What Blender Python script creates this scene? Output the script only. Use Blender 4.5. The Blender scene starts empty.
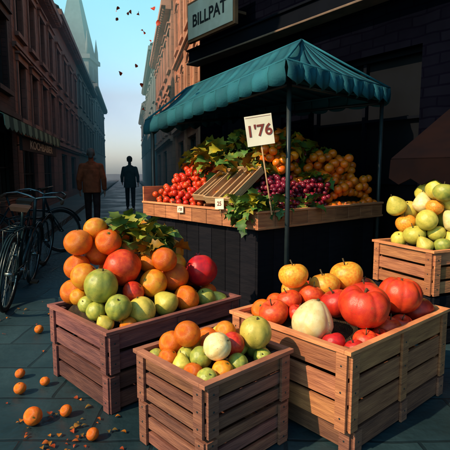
import bpy, math, random
from mathutils import Vector, Matrix, Euler
R=random.Random(7)
pi=math.pi
scene=bpy.context.scene
def link(o): scene.collection.objects.link(o); return o
# ---------------------------------------------------------------- materials
def nt(m): return m.node_tree.nodes, m.node_tree.links
def mat(name,c1,c2=None,scale=6,rough=.6,bump=.15,bscale=None,tint=True,rand=0.0,stretch=(1,1,1),spec=.4,coat=0,metal=0,detail=3,lo=.35,hi=.65,stain=0):
    m=bpy.data.materials.new(name); m.use_nodes=True
    n,l=nt(m); b=n['Principled BSDF']
    c2=c2 or tuple(x*.7 for x in c1)
    tc=n.new('ShaderNodeTexCoord'); mp=n.new('ShaderNodeMapping'); mp.inputs['Scale'].default_value=stretch
    l.new(tc.outputs['Object'],mp.inputs['Vector'])
    no=n.new('ShaderNodeTexNoise'); no.inputs['Scale'].default_value=scale; no.inputs['Detail'].default_value=detail
    l.new(mp.outputs[0],no.inputs['Vector'])
    cr=n.new('ShaderNodeValToRGB'); cr.color_ramp.elements[0].position=lo; cr.color_ramp.elements[1].position=hi
    cr.color_ramp.elements[0].color=(*c2,1); cr.color_ramp.elements[1].color=(*c1,1)
    l.new(no.outputs['Fac'],cr.inputs[0]); col=cr.outputs[0]
    if tint:
        at=n.new('ShaderNodeAttribute'); at.attribute_name='tint'
        mx=n.new('ShaderNodeMix'); mx.data_type='RGBA'; mx.blend_type='MULTIPLY'; mx.inputs[0].default_value=1
        l.new(col,mx.inputs[6]); l.new(at.outputs['Color'],mx.inputs[7]); col=mx.outputs[2]
    if rand:
        oi=n.new('ShaderNodeObjectInfo'); hs=n.new('ShaderNodeHueSaturation')
        a=n.new('ShaderNodeMapRange'); a.inputs[3].default_value=.5-rand*.05; a.inputs[4].default_value=.5+rand*.05
        v=n.new('ShaderNodeMapRange'); v.inputs[3].default_value=1-rand; v.inputs[4].default_value=1+rand*.5
        l.new(oi.outputs['Random'],a.inputs[0]); 
        mm=n.new('ShaderNodeMath'); mm.operation='FRACT'; m2=n.new('ShaderNodeMath'); m2.operation='MULTIPLY'; m2.inputs[1].default_value=7.3
        l.new(oi.outputs['Random'],m2.inputs[0]); l.new(m2.outputs[0],mm.inputs[0]); l.new(mm.outputs[0],v.inputs[0])
        l.new(a.outputs[0],hs.inputs['Hue']); l.new(v.outputs[0],hs.inputs['Value']); l.new(col,hs.inputs['Color']); col=hs.outputs[0]
        n5=n.new('ShaderNodeTexNoise'); n5.inputs['Scale'].default_value=7; n5.inputs['Detail'].default_value=3; l.new(tc.outputs['Object'],n5.inputs['Vector'])
        r5=n.new('ShaderNodeMapRange'); r5.inputs[1].default_value=.64; r5.inputs[2].default_value=.74; r5.inputs[3].default_value=0; r5.inputs[4].default_value=.6
        l.new(n5.outputs['Fac'],r5.inputs[0]); m5=n.new('ShaderNodeMix'); m5.data_type='RGBA'; m5.inputs[7].default_value=(.20,.09,.02,1)
        l.new(r5.outputs[0],m5.inputs[0]); l.new(col,m5.inputs[6]); col=m5.outputs[2]
    if stain:
        n3=n.new('ShaderNodeTexNoise'); n3.inputs['Scale'].default_value=.9; n3.inputs['Detail'].default_value=4
        l.new(tc.outputs['Object'],n3.inputs['Vector'])
        r3=n.new('ShaderNodeMapRange'); r3.inputs[1].default_value=.35; r3.inputs[2].default_value=.65; r3.inputs[3].default_value=1-stain; r3.inputs[4].default_value=1.1
        l.new(n3.outputs['Fac'],r3.inputs[0])
        m3=n.new('ShaderNodeMix'); m3.data_type='RGBA'; m3.blend_type='MULTIPLY'; m3.inputs[0].default_value=1
        l.new(col,m3.inputs[6]); l.new(r3.outputs[0],m3.inputs[7]); col=m3.outputs[2]
    l.new(col,b.inputs['Base Color'])
    b.inputs['Roughness'].default_value=rough; b.inputs['Specular IOR Level'].default_value=spec; b.inputs['Metallic'].default_value=metal
    if bump:
        n2=n.new('ShaderNodeTexNoise'); n2.inputs['Scale'].default_value=bscale or scale*4; n2.inputs['Detail'].default_value=2
        l.new(mp.outputs[0],n2.inputs['Vector'])
        bp=n.new('ShaderNodeBump'); bp.inputs['Strength'].default_value=bump; bp.inputs['Distance'].default_value=.02
        l.new(n2.outputs['Fac'],bp.inputs['Height']); l.new(bp.outputs[0],b.inputs['Normal'])
    return m
def masonry(name,c1,c2,mortar,bw=.55,bh=.24,rough=.85,stain=.45,ground=False,bump=.4,msz=.012,spec=.4):
    m=bpy.data.materials.new(name); m.use_nodes=True; n,l=nt(m); b=n['Principled BSDF']
    tc=n.new('ShaderNodeTexCoord'); sp=n.new('ShaderNodeSeparateXYZ'); l.new(tc.outputs['Object'],sp.inputs[0])
    cb=n.new('ShaderNodeCombineXYZ')
    if ground:
        l.new(sp.outputs[0],cb.inputs[0]); l.new(sp.outputs[1],cb.inputs[1])
    else:
        ad=n.new('ShaderNodeMath'); l.new(sp.outputs[0],ad.inputs[0]); l.new(sp.outputs[1],ad.inputs[1]); l.new(ad.outputs[0],cb.inputs[0]); l.new(sp.outputs[2],cb.inputs[1])
    wob=n.new('ShaderNodeTexNoise'); wob.inputs['Scale'].default_value=3; wob.inputs['Detail'].default_value=1
    l.new(tc.outputs['Object'],wob.inputs['Vector'])
    vm=n.new('ShaderNodeVectorMath'); vm.operation='MULTIPLY_ADD'; vm.inputs[1].default_value=(.05,.05,.05)
    l.new(wob.outputs['Color'],vm.inputs[0]); l.new(cb.outputs[0],vm.inputs[2])
    br=n.new('ShaderNodeTexBrick'); br.inputs['Scale'].default_value=1; br.inputs['Brick Width'].default_value=bw; br.inputs['Row Height'].default_value=bh
    br.inputs['Mortar Size'].default_value=msz; br.inputs['Mortar Smooth'].default_value=.5
    br.inputs['Color1'].default_value=(*c1,1); br.inputs['Color2'].default_value=(*c2,1); br.inputs['Mortar'].default_value=(*mortar,1)
    l.new(vm.outputs[0],br.inputs['Vector'])
    n3=n.new('ShaderNodeTexNoise'); n3.inputs['Scale'].default_value=.8; n3.inputs['Detail'].default_value=5; n3.inputs['Roughness'].default_value=.65
    l.new(tc.outputs['Object'],n3.inputs['Vector'])
    r3=n.new('ShaderNodeMapRange'); r3.inputs[1].default_value=.35; r3.inputs[2].default_value=.65; r3.inputs[3].default_value=1-stain; r3.inputs[4].default_value=1.15
    l.new(n3.outputs['Fac'],r3.inputs[0])
    m3=n.new('ShaderNodeMix'); m3.data_type='RGBA'; m3.blend_type='MULTIPLY'; m3.inputs[0].default_value=1
    l.new(br.outputs['Color'],m3.inputs[6]); l.new(r3.outputs[0],m3.inputs[7]); l.new(m3.outputs[2],b.inputs['Base Color'])
    b.inputs['Specular IOR Level'].default_value=spec
    if ground:
        rr=n.new('ShaderNodeMapRange'); rr.inputs[1].default_value=.4; rr.inputs[2].default_value=.6; rr.inputs[3].default_value=rough-.22; rr.inputs[4].default_value=rough
        l.new(n3.outputs['Fac'],rr.inputs[0]); l.new(rr.outputs[0],b.inputs['Roughness'])
    else: b.inputs['Roughness'].default_value=rough
    if bump:
        n4=n.new('ShaderNodeTexNoise'); n4.inputs['Scale'].default_value=22; n4.inputs['Detail'].default_value=2; l.new(tc.outputs['Object'],n4.inputs['Vector'])
        sb=n.new('ShaderNodeMath'); sb.operation='SUBTRACT'; l.new(n4.outputs['Fac'],sb.inputs[0]); l.new(br.outputs['Fac'],sb.inputs[1])
        bp=n.new('ShaderNodeBump'); bp.inputs['Strength'].default_value=bump; bp.inputs['Distance'].default_value=.015
        l.new(sb.outputs[0],bp.inputs['Height']); l.new(bp.outputs[0],b.inputs['Normal'])
    return m
# ---------------------------------------------------------------- mesh builder
class MB:
    def __init__(s): s.v=[];s.f=[];s.m=[];s.t=[];s.sm=[]
    def add(s,vs,fs,mi=0,tint=(1,1,1),M=None,smooth=False):
        o=len(s.v)
        if not isinstance(tint,tuple): tint=(tint,)*3
        for p in vs:
            p=Vector(p)
            if M is not None: p=M@p
            s.v.append(p); s.t.append(tint)
        for f in fs: s.f.append([i+o for i in f]); s.m.append(mi); s.sm.append(smooth)
    def box(s,x0,x1,y0,y1,z0,z1,mi=0,tint=1.0,M=None):
        vs=[(x0,y0,z0),(x1,y0,z0),(x1,y1,z0),(x0,y1,z0),(x0,y0,z1),(x1,y0,z1),(x1,y1,z1),(x0,y1,z1)]
        s.add(vs,[(0,3,2,1),(4,5,6,7),(0,1,5,4),(1,2,6,5),(2,3,7,6),(3,0,4,7)],mi,tint,M)
    def tube(s,pts,rad,seg=8,mi=0,tint=1.0,M=None,cap=True,smooth=True):
        pts=[Vector(p) for p in pts]; n=len(pts)
        if not hasattr(rad,'__len__'): rad=[rad]*n
        vs=[];fs=[]
        prev=None
        for i,p in enumerate(pts):
            d=(pts[min(i+1,n-1)]-pts[max(i-1,0)]).normalized()
            if prev is None:
                a=d.orthogonal().normalized()
            else:
                a=(prev-d*prev.dot(d)).normalized()
            prev=a; b=d.cross(a)
            for k in range(seg):
                th=2*pi*k/seg; vs.append(p+(a*math.cos(th)+b*math.sin(th))*rad[i])
        for i in range(n-1):
            for k in range(seg):
                k2=(k+1)%seg; fs.append((i*seg+k,i*seg+k2,(i+1)*seg+k2,(i+1)*seg+k))
        if cap: fs.append(tuple(range(seg-1,-1,-1))); fs.append(tuple((n-1)*seg+k for k in range(seg)))
        s.add(vs,fs,mi,tint,M,smooth)
    def rev(s,fn,nr=18,seg=28,mi=0,tint=1.0,M=None):
        vs=[fn(0,0)];fs=[]
        for i in range(1,nr):
            for k in range(seg): vs.append(fn(pi*i/nr,2*pi*k/seg))
        vs.append(fn(pi,0)); e=len(vs)-1
        for k in range(seg): fs.append((0,1+k,1+(k+1)%seg)); fs.append((e,e-seg+(k+1)%seg,e-seg+k))
        for i in range(nr-2):
            for k in range(seg):
                a=1+i*seg; k2=(k+1)%seg; fs.append((a+k,a+seg+k,a+seg+k2,a+k2))
        s.add(vs,fs,mi,tint,M,True)
    def mesh(s,name,mats):
        me=bpy.data.meshes.new(name); me.from_pydata([tuple(p) for p in s.v],[],s.f)
        for m in mats: me.materials.append(m)
        me.polygons.foreach_set('material_index',s.m); me.polygons.foreach_set('use_smooth',s.sm)
        a=me.color_attributes.new('tint','FLOAT_COLOR','POINT')
        fl=[]
        for t in s.t: fl+= [t[0],t[1],t[2],1]
        a.data.foreach_set('color',fl); me.update(); return me
    def obj(s,name,mats,parent=None,bevel=0,loc=None,rz=None):
        o=link(bpy.data.objects.new(name,s.mesh(name,mats)))
        if loc is not None: o.location=loc
        if rz is not None: o.rotation_euler[2]=rz
        if parent: o.parent=parent
        if bevel:
            b=o.modifiers.new('b','BEVEL'); b.width=bevel; b.segments=2; b.limit_method='ANGLE'; b.angle_limit=.7
        return o
def empty(name,loc=(0,0,0),rz=0):
    o=link(bpy.data.objects.new(name,None)); o.location=loc; o.rotation_euler[2]=rz; o.empty_display_size=.1; return o
def frame(origin,d):
    return Matrix.Translation(Vector(origin))@Matrix.Rotation(math.atan2(d[1],d[0]),4,'Z')
# ---------------------------------------------------------------- world, sun, camera
SUNEL=math.radians(38); sd=Vector((-.82,-.57,0)).normalized()
w=bpy.data.worlds.new("World"); scene.world=w; w.use_nodes=True; n=w.node_tree.nodes; l=w.node_tree.links
bg=n['Background']; sk=n.new('ShaderNodeTexSky'); sk.sky_type='NISHITA'; sk.sun_disc=False; sk.sun_elevation=SUNEL
sk.sun_rotation=math.atan2(sd.x,sd.y); sk.air_density=1.2; sk.dust_density=2.0; sk.ozone_density=2.5
mx=n.new('ShaderNodeMix'); mx.data_type='RGBA'; mx.blend_type='MULTIPLY'; mx.inputs[0].default_value=1
# the low sky beyond the misty end of the street is brighter and greener than the rest of the dome
tc=n.new('ShaderNodeTexCoord'); dt=n.new('ShaderNodeVectorMath'); dt.operation='DOT_PRODUCT'; dt.inputs[1].default_value=(-.206,.970,.12)
l.new(tc.outputs['Generated'],dt.inputs[0]); mr=n.new('ShaderNodeMapRange'); mr.interpolation_type='SMOOTHSTEP'; mr.inputs[1].default_value=.50; mr.inputs[2].default_value=.98
l.new(dt.outputs['Value'],mr.inputs[0]); mc=n.new('ShaderNodeMix'); mc.data_type='RGBA'; mc.inputs[6].default_value=(.62,1.08,1.10,1)
sz=n.new('ShaderNodeSeparateXYZ'); l.new(tc.outputs['Generated'],sz.inputs[0]); mz=n.new('ShaderNodeMapRange'); mz.interpolation_type='SMOOTHSTEP'; mz.inputs[1].default_value=.0; mz.inputs[2].default_value=.34
l.new(sz.outputs[2],mz.inputs[0]); mh=n.new('ShaderNodeMix'); mh.data_type='RGBA'; mh.inputs[6].default_value=(3.0,10.5,12.5,1); mh.inputs[7].default_value=(1.7,4.0,3.3,1)
l.new(mz.outputs[0],mh.inputs[0]); l.new(mh.outputs[2],mc.inputs[7])
l.new(mr.outputs[0],mc.inputs[0]); l.new(mc.outputs[2],mx.inputs[7])
l.new(sk.outputs[0],mx.inputs[6]); l.new(mx.outputs[2],bg.inputs['Color']); bg.inputs['Strength'].default_value=.13
sl=bpy.data.lights.new('sun','SUN'); sl.energy=5; sl.angle=math.radians(.6); sl.color=(1,.77,.50)
so=link(bpy.data.objects.new('sun',sl)); dirv=-(sd*math.cos(SUNEL)+Vector((0,0,math.sin(SUNEL)))); so.rotation_euler=dirv.to_track_quat('-Z','Y').to_euler(); so.location=(-5,-5,8)
cd=bpy.data.cameras.new('camera'); co=link(bpy.data.objects.new('camera',cd)); co.location=(0,0,1.25); co.rotation_euler=(math.radians(83.3),0,0)
cd.lens=36; cd.sensor_width=36; cd.clip_end=2000; scene.camera=co
scene.view_settings.view_transform='Standard'; scene.view_settings.look='None'; scene.view_settings.exposure=0
# ---------------------------------------------------------------- material set
M_ground=masonry('paving',(.024,.056,.068),(.015,.039,.05),(.008,.022,.029),bw=.62,bh=.40,rough=.60,stain=.55,ground=True,bump=.4)
M_pave=masonry('pavement_slabs',(.045,.08,.09),(.03,.058,.068),(.015,.028,.034),bw=.8,bh=.55,rough=.7,stain=.4,ground=True)
M_kerb=mat('kerb_stone',(.09,.12,.12),(.055,.075,.08),scale=5,rough=.8)
M_woodA=mat('wood_plum',(.25,.088,.070),(.13,.045,.045),scale=9,rough=.65,bump=.3,bscale=30,stretch=(.5,.5,5),stain=.35)
M_woodB=mat('wood_brown',(.35,.135,.080),(.19,.07,.048),scale=9,rough=.65,bump=.3,bscale=30,stretch=(.5,.5,5),stain=.35)
M_woodC=mat('wood_orange',(.60,.225,.095),(.37,.125,.058),scale=9,rough=.6,bump=.3,bscale=30,stretch=(.5,.5,5),stain=.3)
M_woodD=mat('wood_pale',(.66,.40,.20),(.50,.27,.13),scale=9,rough=.6,bump=.25,bscale=30,stretch=(.5,.5,5),stain=.2)
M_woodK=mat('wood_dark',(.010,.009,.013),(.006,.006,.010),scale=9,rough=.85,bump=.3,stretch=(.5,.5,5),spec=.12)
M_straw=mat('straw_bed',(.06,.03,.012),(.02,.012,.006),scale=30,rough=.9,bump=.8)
M_canvas=mat('canvas_teal',(.022,.145,.185),(.014,.10,.135),scale=3,rough=.8,bump=.12,bscale=60,stain=.35,spec=.2)
M_metal=mat('painted_steel',(.03,.045,.05),(.02,.03,.035),scale=8,rough=.4,bump=0,metal=.3)
M_leaf=mat('leaf',(.17,.22,.035),(.07,.13,.03),scale=14,rough=.55,bump=0,spec=.3)
M_stem=mat('stem',(.10,.06,.02),(.05,.035,.012),scale=30,rough=.8,bump=0)
M_card=mat('card',(.82,.76,.62),(.68,.60,.46),scale=4,rough=.8,bump=.03)
M_ink=mat('ink_red',(.22,.03,.02),(.16,.02,.015),scale=8,rough=.7,bump=0)
M_black=mat('ink_black',(.02,.018,.018),scale=8,rough=.6,bump=0)
F={}
def fm(name,c1,c2,scale=2.5,rough=.32,lo=.35,hi=.65,rand=.18,bump=.15): 
    F[name]=mat('skin_'+name,c1,c2,scale=scale,rough=rough,bump=bump,bscale=45,rand=rand,lo=lo,hi=hi,spec=.5)
fm('orange',(.94,.22,.006),(.80,.12,.006),bump=.4); fm('orangepile',(.94,.20,.008),(.80,.105,.008),bump=0)
fm('yellow',(.95,.42,.02),(.90,.23,.012),bump=.3); fm('apple_yellow',(.95,.46,.05),(.90,.24,.02),scale=6,rand=.1)
fm('red',(.70,.03,.014),(.42,.012,.012),rand=.1); fm('redorange',(.84,.085,.018),(.62,.028,.014),scale=4,rand=.12)
fm('pumpkin_red',(.82,.055,.016),(.60,.022,.014),scale=3,rand=.08)
fm('green',(.50,.47,.07),(.28,.33,.06)); fm('lime',(.76,.60,.10),(.56,.48,.07))
fm('cream',(.90,.75,.38),(.84,.58,.22)); fm('tomato',(.92,.13,.018),(.80,.05,.014),bump=0); fm('grape',(.22,.012,.03),(.10,.006,.02),rough=.25,bump=0)
# ---------------------------------------------------------------- fruit meshes
def stem(mb,z,L=.25,r=.05,bend=.12,mi=1):
    mb.tube([(0,0,z-.08),(bend*.2,0,z+L*.4),(bend,0,z+L)],[r*1.3,r,r*1.1],6,mi)
def fruit(kind):
    mb=MB()
    if kind in('orange','yellow_orange'):
        def fn(p,t):
            r=math.sin(p); z=math.cos(p)*.93
            z-= .07*math.exp(-(r/.18)**2)*(1 if p<pi/2 else -.5)
            return (r*math.cos(t),r*math.sin(t),z)
        mb.rev(fn,22,34)
        vs=[(0,0,.90)];fs=[]
        for k in range(10):
            rr=.17 if k%2==0 else .07; vs.append((rr*math.cos(k*pi/5),rr*math.sin(k*pi/5),.895+(.03 if k%2 else .015)))
        for k in range(10): fs.append((0,1+k,1+(k+1)%10))
        mb.add(vs,fs,2); mb.tube([(0,0,.86),(.01,0,.96)],.035,6,1)
    elif kind=='apple':
        def fn(p,t):
            r=math.sin(p)*(1+.10*math.cos(p)); z=math.cos(p)*.90
            if p<pi/2: z-=.34*math.exp(-(r/.30)**2)
            else: z+=.2*math.exp(-(r/.25)**2)
            r*=1+.025*math.cos(5*t)*(1-math.cos(p))*.5
            return (r*math.cos(t),r*math.sin(t),z)
        mb.rev(fn,24,36); stem(mb,.62,.52,.045,.14)
    elif kind=='pumpkin':
        def fn(p,t):
            rib=abs(math.sin(3.5*t+.3)); k=math.sin(p)
            r=k*(1-.06*(1-rib)**2)*(1+.05*math.cos(p)); z=math.cos(p)*.88
            if p<pi/2: z-=.30*math.exp(-(r/.32)**2)
            else: z+=.12*math.exp(-(r/.3)**2)
            z*=1-.03*(1-rib)
            return (r*math.cos(t),r*math.sin(t),z)
        mb.rev(fn,26,98); stem(mb,.52,.22,.05,.08)
    elif kind=='pomegranate':
        def fn(p,t):
            r=math.sin(p)*(1+.03*math.cos(6*t)); z=math.cos(p)*.93
            if p<.5: z+=.10*(1-p/.5)
            return (r*math.cos(t),r*math.sin(t),z)
        mb.rev(fn,22,36)
        vs=[];fs=[]
        for k in range(12):
            a=k*pi/6; vs.append((.11*math.cos(a),.11*math.sin(a),.95)); 
        for k in range(12):
            a=k*pi/6; rr=.24 if k%2==0 else .15; vs.append((rr*math.cos(a),rr*math.sin(a),1.22 if k%2==0 else 1.08))
        for k in range(12): fs.append((k,(k+1)%12,12+(k+1)%12,12+k))
        mb.add(vs,fs,0,.8)
    elif kind=='melon':
        def fn(p,t):
            r=math.sin(p)*(1-.035*(1-abs(math.sin(4*t)))); z=math.cos(p)*1.0
            if p<pi/2: z-=.10*math.exp(-(r/.2)**2)
            return (r*math.cos(t),r*math.sin(t),z)
        mb.rev(fn,20,64); stem(mb,.88,.16,.06,.03)
    elif kind=='pear':
        def fn(p,t):
            z=math.cos(p); r=math.sin(p)
            if z>0: r*=1-.38*z; z*=1.5; 
            return (r*math.cos(t),r*math.sin(t),z*.85)
        mb.rev(fn,22,28); stem(mb,1.2,.3,.04,.1)
    elif kind=='squash':
        def fn(p,t):
            z=math.cos(p); r=math.sin(p)*(1-.10*(1-abs(math.sin(2.5*t+.5)))**1.5)
            if z>0: r*=1-.30*z
            return (r*math.cos(t),r*math.sin(t)*.95,z*1.05-.08*math.exp(-(r/.15)**2)*(1 if z>0 else 0))
        mb.rev(fn,24,60); stem(mb,.90,.18,.07,.04)
    return mb
FM={}
def fruit_mesh(kind,col):
    k=(kind,col)
    if k not in FM: FM[k]=fruit(kind).mesh(kind,[F[col],M_stem,M_leaf])
    return FM[k]
NAMES={'orange':'orange','yellow_orange':'yellow_plum','apple':'apple','pumpkin':'pumpkin','pomegranate':'pomegranate','melon':'melon','pear':'pear','squash':'white_squash'}
def settle(items,Mx,La,Lb,floor,wall=.02,iters=240,hold=.12):
    P=[[a,b,floor(a,b)+r*.9+lay*r*1.5,r] for (a,b,r,lay) in items]; T=[(a,b) for a,b,_,_ in items]
    for it in range(iters):
        late=it>iters*.75; g=.0015 if late else .006
        for i,p in enumerate(P):
            p[2]-=g; k=.04 if late else hold
            p[0]+=(T[i][0]-p[0])*k; p[1]+=(T[i][1]-p[1])*k
        for _ in range(3):
            for i in range(len(P)):
                for j in range(i+1,len(P)):
                    a=P[i];b=P[j]; dx=b[0]-a[0];dy=b[1]-a[1];dz=b[2]-a[2]; q=(a[3]+b[3])*.955
                    d2=dx*dx+dy*dy+dz*dz
                    if d2<q*q:
                        d=math.sqrt(d2) or 1e-4; c=(q-d)/d*.5
                        a[0]-=dx*c;a[1]-=dy*c;a[2]-=dz*c;b[0]+=dx*c;b[1]+=dy*c;b[2]+=dz*c
            for p in P:
                m=wall+p[3]; p[0]=min(max(p[0],m),La-m); p[1]=min(max(p[1],m),Lb-m)
                p[2]=max(p[2],floor(p[0],p[1])+p[3]*.86)
    return P
def fill(Mx,La,Lb,floor,lst):
    inv=Mx.inverted(); it=[]
    for q in lst:
        p=inv@Vector((q[0],q[1],0)); it.append([p.x,p.y,q[2],q[5]])
    P=settle(it,Mx,La,Lb,floor)
    for q,p in zip(lst,P):
        kind,col,r=q[3],q[4],q[2]; o=link(bpy.data.objects.new(NAMES[kind],fruit_mesh(kind,col)))
        o.location=Mx@Vector((p[0],p[1],p[2])); o.scale=(r,r,r*R.uniform(.96,1.03)); tl=.35 if kind in('pumpkin','apple') else .9
        o.rotation_euler=q[6] if len(q)>6 else (R.uniform(-tl,tl),R.uniform(-tl,tl),R.uniform(0,6.28))
# ---------------------------------------------------------------- leaves
def leaf(mb,P,rot,size,tint,mi=0,wide=.42,lobes=False):
    M=Matrix.Translation(P)@rot.to_matrix().to_4x4()@Matrix.Scale(size,4)
    prof=[(0,.03),(.18,.30),(.42,.42),(.68,.30),(.88,.12),(1,.0)] if not lobes else [(0,.04),(.12,.34),(.25,.26),(.42,.50),(.54,.28),(.72,.36),(.82,.14),(1,.0)]
    vs=[];fs=[];n=len(prof)
    for (x,y) in prof:
        z=.22*math.sin(x*2.6)-.12*x*x*2
        y*=wide/.42
        vs+= [(x,-y,z+y*.35),(x,0,z-.0),(x,y,z+y*.35)]
    for i in range(n-1):
        a=i*3; fs+= [(a,a+3,a+4,a+1),(a+1,a+4,a+5,a+2)]
    mb.add(vs,fs,mi,tint,M,True)
def foliage(name,centers,size,count,cols,parent=None,stems=True,lobes=True,zup=.2):
    mb=MB()
    for (c,rad,cnt) in centers:
        c=Vector(c)
        for i in range(cnt):
            d=Vector((R.gauss(0,1),R.gauss(0,1),R.gauss(0,.8)+zup)).normalized(); rr=R.random()**.5
            P=c+Vector((d.x*rad[0],d.y*rad[1],d.z*rad[2]))*rr
            q=(d+Vector((R.uniform(-.6,.6),R.uniform(-.6,.6),R.uniform(-.5,.3)))).to_track_quat('X','Z')
            q=q@Euler((R.uniform(-.8,.8),0,0)).to_quaternion()
            cl=R.choice(cols); k=R.uniform(.6,1.25)
            leaf(mb,P,q,size*R.uniform(.65,1.2),(cl[0]*k,cl[1]*k,cl[2]*k),0,lobes=lobes)
        if stems:
            for i in range(max(2,cnt//10)):
                d=Vector((R.gauss(0,1),R.gauss(0,1),abs(R.gauss(0,1)))).normalized()
                mb.tube([c-d*.02,c+Vector((d.x*rad[0],d.y*rad[1],d.z*rad[2]))*.9],.004,5,1)
    return mb.obj(name,[M_leaf,M_stem],parent)
GREEN=[(1,1,1),(.8,1.1,1),(1.2,1.1,.8),(.6,.8,1.2)]; AUT=[(2.6,1.1,.5),(3.6,1.1,.3),(1.6,1.3,.8),(1,1,1),(2.8,1.6,.6),(3.0,.8,.3)]
# ---------------------------------------------------------------- crates
def crate(name,near,da,La,db,Lb,z0,z1,mats,tiers=1,slats=3,post=.05,cap=True,extra=None):
    Mx=frame((near[0],near[1],0),da); mb=MB(); th=.016; H=z1-z0
    for t in range(tiers):
        a0=z0+H*t/tiers; a1=z0+H*(t+1)/tiers; hh=a1-a0
        top=a1-(.012 if t<tiers-1 else 0); ins=0.0 if t==tiers-1 else .008
        for (cx,cy) in ((th,th),(La-th-post,th),(th,Lb-th-post),(La-th-post,Lb-th-post)):
            mb.box(cx+ins,cx+post-ins,cy+ins,cy+post-ins,a0+.004,top-.004,0,R.uniform(.5,.8))
        g=.020; sh=(hh-g*slats)/slats
        for k in range(slats):
            s0=a0+g*.6+k*(sh+g); s1=s0+sh
            if k==slats-1: s1=top-.002
            for side in range(4):
                tn=R.uniform(.62,1.35); j=R.uniform(-.003,.003); e=R.uniform(0,.004)
                tn=(tn,tn*R.uniform(.92,1.08),tn*R.uniform(.85,1.15))
                if side==0: mb.box(0+e,La-e,0+ins,th+ins,s0+j,s1+j,0,tn)
                if side==1: mb.box(0+e,La-e,Lb-th-ins,Lb-ins,s0+j,s1+j,0,tn)
                if side==2: mb.box(0+ins,th+ins,th+.001+ins,Lb-th-.001-ins,s0-j,s1-j,0,tn)
                if side==3: mb.box(La-th-ins,La-ins,th+.001+ins,Lb-th-.001-ins,s0-j,s1-j,0,tn)
        bw=.055;bt=.014
        for side,(Ls) in ((0,La),(2,Lb)):
            xs=[.004,Ls-bw-.004]+([Ls/2-bw/2] if Ls>.8 else [])
            for x in xs:
                tn=R.uniform(.85,1.2)
                if side==0:
                    mb.box(x,x+bw,-bt+ins,-.001+ins,a0+.003,top-.004,0,tn); mb.box(x,x+bw,Lb+.001,Lb+bt,a0+.003,top-.004,0,tn)
                else:
                    mb.box(-bt+ins,-.001+ins,x,x+bw,a0+.003,top-.004,0,tn); mb.box(La+.001,La+bt,x,x+bw,a0+.003,top-.004,0,tn)
                for zz in range(slats):
                    s=a0+g*.6+zz*(sh+g)+sh/2
                    if side==0: mb.tube([(x+bw/2,-bt-.002+ins,s),(x+bw/2,-bt+ins,s)],.005,6,1)
                    else: mb.tube([(-bt-.002+ins,x+bw/2,s),(-bt+ins,x+bw/2,s)],.005,6,1)
        nb=5; 
        for k in range(nb): mb.box(th+.01,La-th-.01,th+.011+k*(Lb-2*th-.022)/nb,th+.008+(k+1)*(Lb-2*th-.022)/nb-.006,a0+.005,a0+.018,0,.6)
    if cap:
        c=.034;zt=z1
        tn=(1.7,1.65,1.5)  # lit rim put into the tint: cap boards lighter than the slats
        mb.box(-.018,La+.018,-.018,c-.018,zt,zt+.018,0,tn); mb.box(-.018,La+.018,Lb-c+.018,Lb+.018,zt,zt+.018,0,(1.4,1.4,1.3))
        mb.box(-.018,c-.018,c-.017,Lb-c+.017,zt,zt+.018,0,(1.6,1.6,1.5)); mb.box(La-c+.018,La+.018,c-.017,Lb-c+.017,zt,zt+.018,0,tn)
    o=mb.obj(name,[mats,M_metal],bevel=.003); o.matrix_world=Mx
    return Mx
def bed(nm,Mx,La,Lb,base,rise,ca=.5,cb=.5):
    mb=MB(); n=16; vs=[];fs=[]; e=.02
    def H(a,b):
        u=min(max((a-e)/(La-2*e),0),1); v=min(max((b-e)/(Lb-2*e),0),1)
        pu=math.log(.5)/math.log(ca); pv=math.log(.5)/math.log(cb)
        return base+rise*(max(math.sin(pi*u**pu),0)*max(math.sin(pi*v**pv),0))**.7
    for i in range(n+1):
        for j in range(n+1):
            a=e+(La-2*e)*i/n; b=e+(Lb-2*e)*j/n
            vs.append((a,b,H(a,b)+R.uniform(-.004,.004)))
    for i in range(n):
        for j in range(n): k=i*(n+1)+j; fs.append((k,k+n+1,k+n+2,k+1))
    mb.add(vs,fs,0); o=mb.obj(nm,[M_straw]); o.matrix_world=Mx
    return H
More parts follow.
